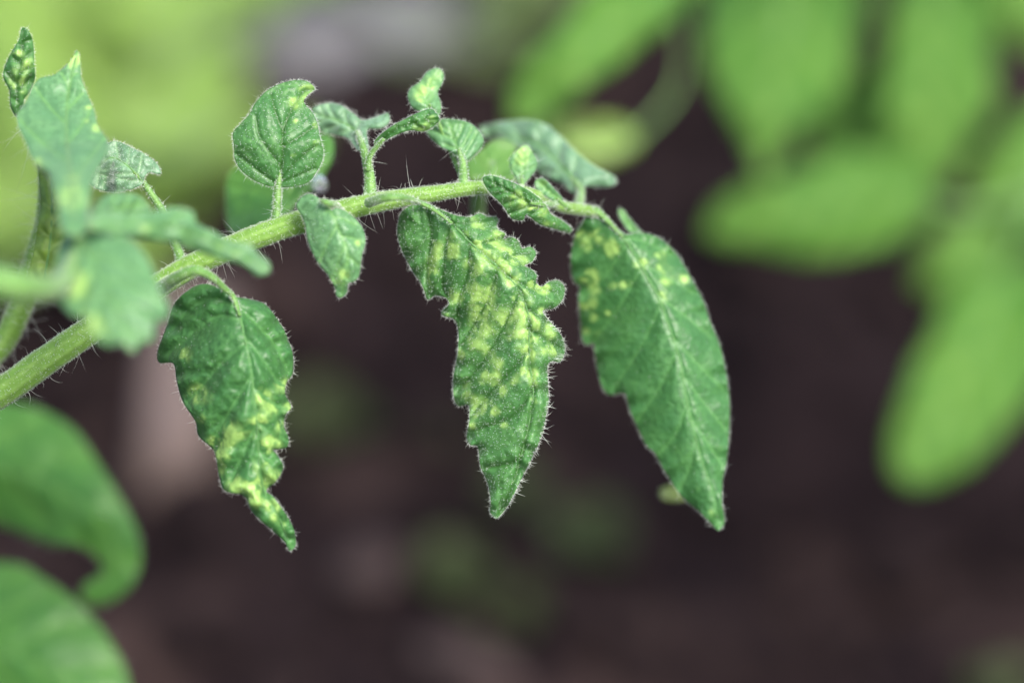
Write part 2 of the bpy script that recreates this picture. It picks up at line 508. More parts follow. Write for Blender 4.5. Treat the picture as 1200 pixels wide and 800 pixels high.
    P1, P2, PP, PN = [], [], [], []
    # fringe of short hairs round the margin
    if fuzz:
        k = int(len(be) * 2.0 * fuzz)
        pick = rng.integers(0, len(be), k); f = rng.random(k)[:, None]
        p = W[be[pick, 0]] * (1 - f) + W[be[pick, 1]] * f
        e = W[be[pick, 1]] - W[be[pick, 0]]
        nb = vn[be[pick, 0]]
        outd = np.cross(e, nb); outd /= np.linalg.norm(outd, axis=1)[:, None] + 1e-15
        d = outd + nb * rng.normal(0, .55, k)[:, None] + rng.normal(size=(k, 3)) * .35 - np.array([0, 0, .15])
        ln = rng.uniform(*fuzz_len, k) * PX * scale_px
        lk = rng.random(k) < .07
        ln[lk] *= 2.4
        P1.append((p, d, ln, .12 * PX * scale_px * rng.uniform(.8, 1.5, k)))
    ar = np.linalg.norm(fn, axis=1)
    def scatter(k):
        i = rng.choice(len(tris), k, p=ar / ar.sum()); b1 = rng.random(k); b2 = rng.random(k)
        fl_ = b1 + b2 > 1; b1[fl_] = 1 - b1[fl_]; b2[fl_] = 1 - b2[fl_]
        q_ = A_[i] + (B_[i] - A_[i]) * b1[:, None] + (C_[i] - A_[i]) * b2[:, None]
        return q_, vn[tris[i, 0]]
    area_px = ar.sum() * .5 / PX**2
    if pile:
        k = int(area_px * .010 * pile)
        p, nn = scatter(k)
        d = nn * .8 + rng.normal(size=(k, 3)) * .55 - np.array([0, 0, .35])
        P1.append((p, d, rng.uniform(1.4, 4, k) * PX, .13 * PX * rng.uniform(.8, 1.4, k)))
    if long_edge is not None:
        k = len(long_edge)
        le = np.array(long_edge, float)
        ii = [int(np.argmin(np.sum((v2 - q_)**2, 1))) for q_ in le[:, :2]]
        dd = P(le[:, 0] + le[:, 2], le[:, 1] + le[:, 3], np.zeros(k)) - P(le[:, 0], le[:, 1], np.zeros(k))
        P1.append((W[ii], dd, np.linalg.norm(dd, axis=1), np.full(k, .26 * PX)))
    if P1:
        hairs('hairs', o, *[np.concatenate([a_[j] for a_ in P1]) for j in range(4)], M_HAIR)
    if gland:
        k = int(area_px * .062 * gland)
        p, nn = scatter(k)
        # denser towards the base of the leaflet
        dots('gland_hairs', o, p + nn * (rng.uniform(.4, 1.3, k) * PX)[:, None], rng.uniform(.2, .5, k) * PX, M_GLAND)
    return o

def stem_hairs(parent, w, r, n, short=(2, 5), long_n=0, long=(12, 26), rad=.22, gland=0):
    """hairs standing all round a stem that follows the points w with radii r"""
    def sample(k):
        i = rng.integers(1, len(w) - 1, k)
        T = w[np.minimum(i + 1, len(w) - 1)] - w[i]; T /= np.linalg.norm(T, axis=1)[:, None] + 1e-12
        d = rng.normal(size=(k, 3)); d -= T * np.sum(d * T, 1)[:, None]; d /= np.linalg.norm(d, axis=1)[:, None]
        return w[i] + (w[np.minimum(i + 1, len(w) - 1)] - w[i]) * rng.random(k)[:, None] + d * (r[i] * .97)[:, None], d
    p, d = sample(n)
    ln = rng.uniform(*short, n) * PX; rd = rng.uniform(.8, 1.5, n) * rad * PX
    bend = rng.normal(size=(n, 3)) * .25
    if long_n:
        p2, d2 = sample(long_n)
        p = np.concatenate([p, p2]); d = np.concatenate([d + rng.normal(size=d.shape) * .3, d2 + rng.normal(size=d2.shape) * .25])
        ln = np.concatenate([ln, rng.uniform(*long, long_n) * PX]); rd = np.concatenate([rd, rng.uniform(.15, .26, long_n) * PX])
        bend = np.concatenate([bend, rng.normal(size=(long_n, 3)) * .6 - np.array([0, 0, .3])])
    hairs('hairs', parent, p, d, ln, rd, M_HAIR, bend, seg=4)
    if gland:
        p, d = sample(gland)
        dots('gland_hairs', parent, p + d * (rng.uniform(.6, 1.6, gland) * PX)[:, None], rng.uniform(.35, .7, gland) * PX, M_GLAND)

# ------------------------------------------------------------------ soil
def soil_height(x, y):
    p = np.stack([x, y], 1)
    return .010 * vnoise(p, .11, 901) + .006 * vnoise(p, .045, 902) + .0035 * vnoise(p, .02, 903)
ax = np.concatenate([[-60, -25, -10, -5, -3, -2, -1.5], np.arange(-1.2, 1.2, .012), [1.2, 1.5, 2, 3, 5, 10, 25, 60]])
ay = np.concatenate([[-40, -15, -6, -3, -1.5, -.6], np.arange(-.2, 2.2, .012), [2.2, 2.6, 3.2, 4.5, 7, 12, 25, 80]])
gx, gy = np.meshgrid(ax, ay)
h = soil_height(gx.ravel(), gy.ravel())
nx, ny = len(ax), len(ay)
idx = np.arange(nx * ny).reshape(ny, nx)
fc = np.stack([idx[:-1, :-1], idx[:-1, 1:], idx[1:, 1:], idx[1:, :-1]], -1).reshape(-1, 4)
g = mesh_object('soil', np.stack([gx.ravel(), gy.ravel(), h], 1), fc, M_SOIL, world_base=(0, 0, 0))
g['kind'] = 'structure'; g['label'] = 'dark purplish brown garden soil under the tomato plants'; g['category'] = 'soil'

def lump(n=2, seed=0, amp=.25, flat=1.0):
    import bmesh
    bm = bmesh.new(); bmesh.ops.create_icosphere(bm, subdivisions=n, radius=1)
    V = np.array([v.co[:] for v in bm.verts]); Fc = [tuple(v.index for v in f.verts) for f in bm.faces]; bm.free()
    k = np.random.default_rng(seed)
    a = k.normal(size=(6, 3)); b = k.uniform(0, 6.28, 6)
    dsp = 1 + amp * sum(np.sin(V @ a[i] * 1.7 + b[i]) for i in range(6)) / 2.2
    V = V * dsp[:, None] * np.array([1, k.uniform(.75, 1), flat])
    return V, Fc

# crumbs of soil
LV = [lump(2, s, .35, .7) for s in range(6)]
VV, FF, off = [], [], 0
for i in range(3800):
    x, y = rng.uniform(-.55, .55), rng.uniform(.35, 1.6)
    r = .0025 + .010 * rng.random()**4
    V, Fc = LV[i % 6]
    a = rng.uniform(0, 6.28); rot = np.array([[math.cos(a), -math.sin(a), 0], [math.sin(a), math.cos(a), 0], [0, 0, 1]])
    z = soil_height(np.array([x]), np.array([y]))[0]
    VV.append((V * r) @ rot.T + np.array([x, y, z + r * .25])); FF.append(np.array(Fc) + off); off += len(V)
o = mesh_object('soil_crumbs', np.concatenate(VV), np.concatenate(FF), M_CLOD, world_base=(0, 0, 0))
o['kind'] = 'stuff'; o['label'] = 'loose dark crumbs of earth scattered over the garden soil'; o['category'] = 'soil crumbs'

def on_soil(px, py):
    p = Pg(px, py); return np.array([p[0], p[1], soil_height(p[:1], p[1:2])[0]])

# stones and chips lying on the soil
def stone(name, px, py, size, flat, mat, label, cat, group=None, seed=0, rz=0.0, sub=3, sx=1.0):
    b = on_soil(px, py)
    V, Fc = lump(sub, seed, .22, flat)
    V = V * np.array([sx, 1, 1])
    c, s = math.cos(rz), math.sin(rz)
    V = (V * size) @ np.array([[c, s, 0], [-s, c, 0], [0, 0, 1]])
    o = mesh_object(name, V + b + np.array([0, 0, size * flat * .55]), Fc, mat, world_base=b)
    o['label'] = label; o['category'] = cat
    if group: o['group'] = group
    return o
stone('stone', 335, 22, .036, .45, M_STONE, 'large pale lavender grey stone lying on the soil beyond the lime plants', 'stone', seed=3, sx=1.7)
stone('wood_chip', 437, 690, .009, .35, M_CHIP, 'pale pinkish chip of wood on bare soil among tiny weeds', 'wood chip', seed=5, rz=.7, sub=2, sx=1.5)
stone('wood_chip', 550, 803, .008, .35, M_CHIP, 'brownish chip of wood on bare soil at the edge of the weeds', 'wood chip', seed=8, rz=-.4, sub=2, sx=2.2)

# weathered stake pushed into the soil
def stake():
    base = on_soil(193, 600) - np.array([0, 0, .03])
    top = P(228, 345, 430)
    axis = (top - base); L = np.linalg.norm(axis); axis /= L
    t = thing('garden_stake', base, 'weathered pinkish brown wooden stake leaning in the soil behind the stem', 'stake')
    side = np.cross(axis, np.array([0, 1., 0])); side /= np.linalg.norm(side); dep = np.cross(side, axis)
    V, Fc = [], []
    k = 40; hw, hd = .0125, .008
    for i in range(k + 1):
        u = i / k
        tw = .12 * math.sin(u * 5); w = hw * (1 + .025 * math.sin(u * 9) + .006 * rng.normal()); dd = hd * (1 + .01 * rng.normal())
        if u < .06: w *= .35 + .65 * u / .06
        c = base + axis * L * u + side * .0006 * math.sin(u * 5)
        for a, b in ((-1, -.6), (-.8, -1), (.8, -1), (1, -.6), (1, .6), (.8, 1), (-.8, 1), (-1, .6)):
            V.append(c + side * a * w + dep * b * dd)
    for i in range(k):
        for j in range(8): Fc.append((i * 8 + j, i * 8 + (j + 1) % 8, i * 8 + 8 + (j + 1) % 8, i * 8 + 8 + j))
    Fc.append(tuple(range(7, -1, -1))); Fc.append(tuple(k * 8 + j for j in range(8)))
    mesh_object('shaft', np.array(V), Fc, M_STAKE, t, smooth=False)
stake()

# ------------------------------------------------------------------ plants of the bed (out of focus)
def px_leaf(parent, outline, midrib, depth, mat, **k):
    k.setdefault('spacing', 9); k.setdefault('fuzz', 0); k.setdefault('quilt', .6); k.setdefault('groove', .3); k.setdefault('thick', .35)
    k.setdefault('rib', (3, 1)); k.setdefault('serr', 3); k.setdefault('wave', .5)
    return leaf(parent, outline, midrib, depth, mat, **k)

bp = np.array([*P(1420, 300, 330)[:2], 0.0]); bp[2] = soil_height(bp[:1], bp[1:2])[0] - .01
t = thing('tomato_plant', bp, 'leafy plain green tomato plant beside bare soil, broad leaflets hanging in all directions', 'plant', 'tomato plants in the bed')
sw = np.stack([np.linspace(0, 1, 30)] * 3, 1)
top = P(1380, -150, 290)
w = bp + (top - bp) * sw + np.stack([.006 * np.sin(np.linspace(0, 7, 30)), .004 * np.cos(np.linspace(0, 6, 30)), np.zeros(30)], 1)
V, Fc, A = tube_geom(w, np.linspace(.0055, .0035, 30) * np.clip(np.linspace(5, .12, 30), 0, 1), 12, 5)
mesh_object('stem', V, Fc, M_STEM, t, attrs={'rib': A})
def petiole(parent, pts, mat=None, name='petiole', **k):
    return tube_px(name, parent, pts, mat or M_STALK, step=8, sides=10, ribs=3, **k)
petiole(t, [(1392, -60, 300, 12), (1200, -120, 270, 11), (1000, -130, 240, 10), (860, -90, 215, 8), (815, -45, 204, 7)], name='leaf_stalk')
petiole(t, [(920, -118, 222, 7), (925, -80, 262, 6), (925, -30, 284, 6)])
petiole(t, [(1090, -130, 255, 7), (1095, -80, 290, 6), (1095, -35, 310, 6)])
petiole(t, [(1400, 140, 312, 12), (1300, 180, 290, 10), (1200, 230, 270, 9), (1120, 245, 262, 8), (1070, 225, 255, 7)], name='leaf_stalk')
petiole(t, [(1230, 215, 276, 7), (1205, 260, 270, 6), (1180, 310, 262, 6)])
petiole(t, [(1200, -120, 270, 6), (1210, -80, 290, 5), (1210, -36, 300, 5)])
petiole(t, [(1195, 232, 269, 6), (1180, 246, 273, 5), (1160, 266, 276, 4)])
petiole(t, [(1300, 180, 290, 6), (1280, 184, 287, 5), (1258, 191, 285, 5)])
px_leaf(t, [(835, -35), (822, 20), (830, 80), (850, 130), (875, 168), (897, 212), (915, 180), (950, 140), (985, 95), (1003, 40), (1005, -20), (960, -50), (880, -52)],
        [(925, -40), (918, 40), (907, 120), (897, 208)], [285, 255, 240, 242], M_BED, fold=(.15, .2), curl=(.1, .1))
px_leaf(t, [(1062, -40), (1044, 30), (1032, 100), (1038, 155), (1056, 198), (1085, 218), (1125, 190), (1155, 140), (1168, 80), (1160, 10), (1135, -45)],
        [(1095, -45), (1092, 40), (1088, 130), (1085, 214)], [310, 284, 270, 270], M_BED, fold=(.25, .1))
px_leaf(t, [(828, 272), (850, 240), (905, 212), (970, 186), (1030, 176), (1075, 192), (1092, 228), (1080, 270), (1040, 294), (960, 301), (880, 296), (842, 288)],
        [(1080, 226), (1000, 232), (920, 252), (832, 273)], [255, 245, 240, 246], M_BED, fold=(.2, .3))
px_leaf(t, [(1140, 316), (1108, 350), (1085, 400), (1063, 450), (1044, 505), (1046, 548), (1068, 568), (1100, 562), (1142, 538), (1182, 500), (1212, 465), (1235, 400), (1225, 335), (1185, 308)],
        [(1180, 312), (1150, 390), (1110, 470), (1068, 562)], [268, 250, 238, 236], M_BED, fold=(.25, .15))
px_leaf(t, [(1138, 220), (1165, 170), (1205, 130), (1250, 120), (1270, 180), (1250, 260), (1205, 300), (1160, 262)],
        [(1262, 190), (1210, 205), (1142, 222)], [285, 278, 284], M_BED, fold=(.2, .2))
px_leaf(t, [(1072, 335), (1095, 275), (1135, 250), (1180, 285), (1160, 335), (1105, 358)],
        [(1165, 262), (1125, 300), (1078, 338)], [276, 268, 274], M_BED, fold=(.1, .3))
px_leaf(t, [(1165, -40), (1160, 10), (1180, 45), (1215, 60), (1260, 30), (1250, -40)],
        [(1210, -40), (1205, 10), (1200, 55)], [300, 295, 300], M_BED, fold=(.2, .2))
petiole(t, [(1040, -128, 250, 6), (1030, -50, 290, 5), (1005, 92, 322, 4)])
px_leaf(t, [(955, 140), (965, 105), (1005, 85), (1050, 115), (1055, 165), (1010, 205), (965, 190)], [(1005, 90), (1000, 140), (985, 195)], [322, 318, 312], M_BED, fold=(.2, .2))
petiole(t, [(1400, 330, 320, 6), (1330, 345, 312, 5), (1262, 370, 306, 5)])
px_leaf(t, [(1128, 372), (1150, 325), (1205, 300), (1260, 330), (1268, 420), (1200, 440), (1150, 415)], [(1264, 370), (1200, 368), (1130, 374)], [306, 300, 306], M_BED, fold=(.2, .3))
px_leaf(t, [(596, 128), (604, 92), (640, 45), (680, 5), (722, -35), (790, -55), (832, -42), (805, 0), (762, 42), (722, 80), (680, 112), (640, 138), (612, 146)],
        [(815, -45), (745, 10), (670, 75), (602, 140)], [205, 185, 172, 176], M_BED, fold=(.25, .2))
px_leaf(t, [(628, 158), (655, 142), (700, 138), (738, 152), (744, 172), (712, 188), (662, 188)],
        [(744, 164), (690, 162), (630, 162)], [205, 198, 200], M_LIME, fold=(.2, .3))
petiole(t, [(722, -35, 186, 6), (790, 20, 205, 5), (795, 100, 215, 4), (742, 163, 205, 4)])

# lime-green plants low on the bed, far behind
def lime(px, py, n, hgt, spread, seed, label, mat=M_LIME, name='lettuce_plant', cat='plant', group='lime green plants', lw=.5):
    b = on_soil(px, py)
    t = thing(name, b, label, cat, group)
    k = np.random.default_rng(seed)
    for i in range(n):
        a = i / n * 6.283 + k.uniform(-.3, .3); el = k.uniform(.35, 1.0)
        L = hgt * k.uniform(.8, 1.2)
        U, Wd = 9, 6
        V = []
        for iu in range(U + 1):
            u = iu / U
            rad = spread * (u**.9) * L * math.cos(el) * 1.6 + .002
            zz = L * math.sin(el) * (u - .45 * u * u) * 1.3
            half = lw * L * (math.sin(math.pi * min(u * .93 + .03, 1))**.8) * .5 + .0012
            for iw in range(Wd + 1):
                v = iw / Wd * 2 - 1
                zc = .25 * half * v * v + .06 * L * math.sin(u * 9 + v * 3 + i) * abs(v) * .5
                V.append((b[0] + math.cos(a) * rad - math.sin(a) * half * v, b[1] + math.sin(a) * rad + math.cos(a) * half * v, b[2] + zz + zc))
        Fc = [(iu * (Wd + 1) + iw, iu * (Wd + 1) + iw + 1, (iu + 1) * (Wd + 1) + iw + 1, (iu + 1) * (Wd + 1) + iw) for iu in range(U) for iw in range(Wd)]
        V = np.array(V); m = len(V)
        dn = np.array([0, 0, -.0005])
        fb = [tuple(q + m for q in f[::-1]) for f in Fc]
        bl = [iu * (Wd + 1) for iu in range(U + 1)] ; br = [iu * (Wd + 1) + Wd for iu in range(U + 1)]
        rim = [(bl[j], bl[j + 1], bl[j + 1] + m, bl[j] + m) for j in range(U)] + [(br[j + 1], br[j], br[j] + m, br[j + 1] + m) for j in range(U)]
        vv = np.tile(np.abs(np.tile(np.linspace(-1, 1, Wd + 1), U + 1)) < .2, 2).astype(float)
        mesh_object('leaf', np.concatenate([V, V + dn]), Fc + fb + rim, mat, t, attrs={'vein': vv, 'yellow': np.zeros(2 * m)})
    V, Fc, A = tube_geom(np.array([b - [0, 0, .006], b + [0, 0, hgt * .06], b + [0, 0, hgt * .16]]), [hgt * .06, hgt * .065, hgt * .04], 8)
    mesh_object('stem', V, Fc, mat, t, attrs={'rib': A, 'vein': A * 0, 'yellow': A * 0})
    return t
lime(130, 170, 7, .075, .75, 1, 'lime green leafy plant low on the soil behind the hairy shoot')
lime(30, 40, 6, .075, .75, 2, 'lime green leafy plant standing farthest back beside the stone')
lime(-40, 240, 8, .07, .75, 3, 'lime green leafy plant half out of view behind the leaf stalk')
lime(195, 75, 8, .065, .75, 4, 'small lime green plant in front of the pale stone')
lime(165, 270, 8, .06, .7, 9, 'lime green leafy plant closest behind the wooden stake')
lime(30, 330, 8, .055, .7, 10, 'low lime green plant under the hairy shoot stalk')
lime(490, 30, 7, .05, .7, 5, 'small olive green weed on the soil right beside the pale stone', M_OLIVE, 'weed', 'weed', 'weeds')
lime(615, 10, 7, .045, .7, 6, 'olive weed on the soil behind the hanging tomato leaflets', M_OLIVE, 'weed', 'weed', 'weeds')
for i, (px, py, hg, lb) in enumerate([(535, 705, .016, 'tiny round weed beside the pinkish wood chip'), (690, 680, .013, 'tiny weed on open soil below the mottled leaflets'),
                                      (600, 640, .012, 'tiny dull weed under the mottled leaflet tip'), (600, 735, .012, 'tiny weed nearest the brownish wood chip'),
                                      (360, 480, .022, 'olive weed on the soil behind the yellow mottled leaflet'), (490, 530, .014, 'dull weed on the soil behind the hairy leaflet'),
                                      (1190, 800, .014, 'small weed on bare soil in front of the tomato plant')]):
    lime(px, py, 5, hg, .6, 20 + i, lb, M_WEED, 'weed', 'weed', 'weeds', lw=.8)

# ------------------------------------------------------------------ tomato plant with the two hooked plain leaflets
def plant_stem(t, base, pts, r0, r1):
    w = resample(np.concatenate([[base], pts]), .006)
    V, Fc, A = tube_geom(w, np.linspace(r0, r1, len(w)) * np.clip(np.linspace(10, .15, len(w)), 0, 1), 14, 5)
    o = mesh_object('stem', V, Fc, M_STEM, t, attrs={'rib': A})
    return o
def ground_below(p, sink=.01):
    return np.array([p[0], p[1], soil_height(p[:1], p[1:2])[0] - sink])
def pt(x, y, d): return P(x, y, d)

s1 = pt(-230, 560, 60); b1 = ground_below(s1)
t = thing('tomato_plant', b1, 'tomato plant with two plain green leaflets hooking down below the arching hairy stalk', 'plant', 'tomato plants in the bed')
plant_stem(t, b1, np.array([s1 * .5 + b1 * .5, s1, pt(-225, 480, 62)]), .004, .003)
petiole(t, [(-228, 560, 60, 9), (-180, 545, 67, 8), (-105, 540, 90, 7)])
petiole(t, [(-230, 640, 66, 9), (-180, 690, 66, 8), (-105, 760, 85, 7)])
leaf(t, [(-110, 535), (-70, 490), (-20, 472), (27, 474), (58, 485), (90, 507), (117, 546), (144, 588), (163, 629), (162, 670), (144, 696), (117, 709), (98, 702), (97, 686), (119, 670), (113, 652), (90, 639), (58, 637), (27, 625), (0, 615), (-50, 600), (-95, 570)],
     [(-108, 540), (-40, 545), (30, 555), (90, 585), (130, 630), (138, 670), (102, 695)], [90, 88, 85, 81, 77, 79, 82], M_BACK, spacing=4.5, fold=(.6, .3), fuzz=.3, rib=(2.5, .8), fuzz_len=(3, 7))
leaf(t, [(-110, 770), (-90, 700), (-40, 665), (0, 659), (27, 663), (58, 682), (90, 705), (112, 728), (135, 760), (152, 800), (156, 850), (120, 890), (40, 900), (-60, 880)],
     [(-108, 765), (-30, 760), (50, 780), (110, 820), (150, 862)], [85, 79, 75, 73, 73], M_BACK, spacing=5, fold=(.3, .4), fuzz=.3, rib=(2.5, .8), fuzz_len=(3, 7))

# ------------------------------------------------------------------ hairy shoot in front of the arching stalk
s2 = pt(-170, 420, -30); b2 = ground_below(s2)
t = thing('tomato_plant', b2, 'young tomato shoot with blurred leaflets crossing in front of the arching hairy stalk', 'plant', 'tomato plants in the bed')
plant_stem(t, b2, np.array([s2 * .5 + b2 * .5, s2, pt(-165, 250, -28)]), .0045, .003)
o, w, r = tube_px('leaf_stalk', t, [(-170, 318, -40, 17), (-60, 322, -54, 17), (0, 331, -58, 16.5), (40, 338, -54, 14), (72, 332, -46, 10), (88, 300, -38, 7), (92, 272, -37, 5.5)], M_STALK, ribs=4)
stem_hairs(o, w, r, 300, long_n=10)
o, w, r = tube_px('leaf_stalk', t, [(-170, 480, -20, 14), (-60, 450, 8, 14), (-5, 412, 16, 14), (22, 365, 16, 14), (40, 310, 15, 13.5), (54, 255, 13, 12), (52, 195, 10, 8), (38, 160, 7, 5), (27, 136, 4, 3)], M_STEM, ribs=4)
stem_hairs(o, w, r, 1500, short=(3, 8), long_n=420, long=(12, 30))
# upright leaflet, its foot nearest the lens
leaf(t, [(90, 59), (94, 72), (95, 91), (102, 110), (110, 129), (115, 148), (126, 166), (124, 182), (115, 198), (107, 217), (104, 240), (100, 268), (86, 276), (72, 268), (66, 235), (57, 205), (40, 190), (29, 165), (21, 147), (21, 133), (30, 120), (44, 94), (63, 88), (77, 77), (85, 68)],
     [(88, 274), (84, 220), (78, 160), (80, 110), (90, 62)], [-43, -33, -18, -9, -5], M_YOUNG, fold=(.35, .3), curl=(.3, -.2), fuzz=.8, quilt=.4, rib=(3, 1),
     spots=[(86, 72, 7), (92, 66, 5), (103, 128, 4), (112, 150, 4), (100, 140, 3), (45, 190, 6), (80, 235, 12, .9), (84, 215, 9, .8)])
bl = leaf(t, [(30, 335), (40, 290), (47, 240), (46, 195), (58, 180), (74, 200), (80, 250), (76, 300), (60, 335), (42, 345)], [(50, 338), (60, 270), (60, 186)], [-3, -6, -4], M_LIME, tilt=.25, fold=(.15, .25), fuzz=.5, rib=(2, 1))
petiole(bl, [(38, 330, 14, 5), (44, 338, 7, 4), (50, 336, 0, 3)])
# narrow drooping leaflet
leaf(t, [(104, 263), (122, 250), (150, 250), (180, 247), (205, 243), (226, 248), (231, 262), (250, 271), (270, 282), (292, 286), (302, 297), (316, 309), (313, 321), (300, 322), (286, 311), (262, 305), (235, 296), (205, 286), (165, 280), (130, 276)],
     [(106, 266), (150, 264), (200, 266), (250, 284), (290, 302), (312, 317)], [-41, -38, -35, -32, -30, -29], M_YOUNG, fold=(.5, .5), fuzz=.5, rib=(2.5, .8), spots=[(170, 268, 6, .7), (258, 290, 6, .7), (275, 296, 5, .7)])
# dark little leaflet behind it
leaf(t, [(104, 258), (116, 236), (132, 226), (154, 227), (168, 233), (175, 248), (150, 258), (120, 268)], [(106, 262), (140, 244), (172, 240)], [-38, -26, -22], M_YOUNG, fold=(.3, .4), fuzz=.5)
# broad hanging blade
leaf(t, [(80, 272), (104, 271), (132, 273), (154, 282), (170, 299), (179, 316), (187, 337), (198, 362), (191, 377), (181, 376), (179, 398), (165, 401), (155, 412), (143, 402), (126, 405), (110, 395), (101, 376), (80, 366), (66, 347), (58, 331), (65, 310), (69, 288)],
     [(92, 273), (110, 310), (132, 355), (154, 408)], [-36, -43, -48, -49], M_YOUNG, fold=(.15, .2), curl=(.1, .1), fuzz=.6, rib=(3, 1), spots=[(96, 330, 12), (86, 340, 10), (104, 376, 11), (120, 385, 8, .8), (90, 318, 8, .8)])
# mottled little leaflet at the tip of the back stalk
leaf(t, [(26, 33), (34, 37), (39, 52), (40, 72), (41, 91), (36, 107), (28, 118), (31, 134), (28, 142), (19, 137), (12, 124), (11, 107), (4, 91), (6, 77), (14, 60), (22, 47)],
     [(26, 138), (20, 110), (24, 75), (28, 36)], [4, 3, 2, 2], M_LEAF, fold=(.6, .5), quilt=.5, pile=1.2, gland=.6, spots=[(19, 68, 5), (18, 88, 6), (28, 82, 6), (33, 74, 5), (25, 102, 6), (16, 99, 4), (24, 62, 3)], fuzz=1.2)

# ------------------------------------------------------------------ the arching leaf in focus
s3 = pt(-190, 575, 4); b3 = ground_below(s3)
t = thing('tomato_plant', b3, 'tomato plant with a sharp arching hairy stalk hung with yellow mottled leaflets', 'plant', 'tomato plants in the bed')
plant_stem(t, b3, np.array([s3 * .5 + b3 * .5, s3, pt(-195, 480, 5)]), .0045, .0035)
RACH = [(-190, 560, 4, 20), (-100, 517, 2, 18.5), (0, 460, 0, 17.5), (50, 425, 0, 17), (110, 384, 0, 16), (192, 331, 0, 14.5), (240, 304, 0, 14), (300, 278, 0, 14), (355, 259, 0, 13.5), (416, 243, 0, 12.5), (460, 234, 1, 11), (509, 227, 2, 9.5), (564, 220, 4, 8), (616, 226, 7, 7.5), (655, 241, 10, 7), (690, 247, 12, 6.5), (702, 250, 13, 5)]
rach, w, r = tube_px('leaf_stalk', t, RACH, M_STEM, ribs=9, rib_amp=.022, sides=54, wob=.01)
rach['label'] = 'pale green ribbed stalk bristling with white hairs'
stem_hairs(rach, w, r, 7000, short=(1.2, 3.6), long_n=480, long=(5, 22), rad=.14, gland=3000)

def stalk(lf, pts, n=260, **k):
    o, w, r = tube_px('petiole', lf, pts, M_STALK, step=2.5, sides=14, ribs=3, **k)
    stem_hairs(o, w, r, n, short=(1.5, 4), long_n=max(n // 60, 1), long=(8, 16), gland=n // 2)
    return o

# leaflet hidden behind, with the water drop
X = leaf(t, [(268, 205), (264, 235), (266, 265), (275, 278), (295, 275), (320, 263), (345, 242), (362, 226), (380, 206), (391, 182), (388, 160), (368, 157), (330, 170), (290, 188)],
         [(345, 262), (335, 235), (315, 205), (300, 185)], [24, 28, 31, 33], M_BACK, fold=(.1, .2), spacing=3.5, fuzz=.4, rib=(2, .8))
petiole(X, [(345, 262, 2, 5), (347, 264, 12, 4), (345, 262, 24, 3)])
# top leaflet standing on its stalk
A = leaf(t, [(325, 220), (314, 218), (297, 211), (282, 199), (275, 186), (274, 171), (273, 156), (282, 145), (292, 134), (299, 121), (312, 107), (329, 98), (347, 94), (361, 96), (369, 104), (365, 108), (361, 111), (356, 118), (358, 123), (366, 132), (372, 145), (375, 162), (379, 177), (377, 190), (370, 203), (361, 214), (344, 219), (331, 220)],
         [(326, 219), (331, 182), (332, 154), (342, 128), (355, 108), (367, 105)], [0, -1, -2, -1, 1, 3], M_LEAF,
         veins=[[(325, 216), (301, 199), (278, 181)], [(329, 194), (314, 175), (304, 158), (300, 136)], [(332, 156), (323, 132), (318, 110)], [(328, 214), (351, 205), (370, 197)], [(330, 209), (347, 190), (370, 171)], [(332, 171), (349, 162), (370, 147)]],
         fold=(-.18, -.18), curl=(.35, .3), quilt=.2, groove=.24, wave=.14, gland=1.5, pile=.6, fuzz=1.5, spacing=1.7,
         spots=[(349, 117, 6), (346, 123, 5), (357, 108, 5), (363, 103, 4), (347, 142, 3), (373, 167, 4), (370, 147, 3), (344, 182, 2.5, .8)],
         label='rounded leaflet standing upright on the stalk, speckled with white glands')
stalk(A, [(323, 262, 0, 6.5), (324, 250, 0, 5.2), (325, 235, 0, 4.8), (326, 218, 0, 4.2), (329, 198, -.2, 1.8)], 320)
# small soft leaflet hanging over the stalk
B = leaf(t, [(362, 227), (352, 232), (347, 242), (353, 252), (358, 266), (360, 280), (366, 296), (374, 310), (384, 322), (392, 336), (394, 346), (399, 349), (406, 343), (408, 332), (415, 330), (421, 322), (424, 300), (428, 284), (426, 270), (418, 258), (406, 248), (394, 244), (388, 246), (378, 236), (370, 230)],
         [(376, 234), (390, 252), (398, 272), (407, 296), (406, 320), (400, 347)], [-7, -8.5, -9, -9, -8, -6], M_YOUNG, fold=(.35, .75), curl=(.2, .2), quilt=.22, wave=.18, gland=.3, pile=.6, fuzz=1.2,
         spots=[(404, 322, 6), (393, 327, 5), (420, 284, 3.5, .9), (400, 332, 4, .8)])
stalk(B, [(398, 246, -2, 5), (390, 240, -7, 4), (382, 237, -9, 3.2), (376, 235, -8, 2.6)], 120)
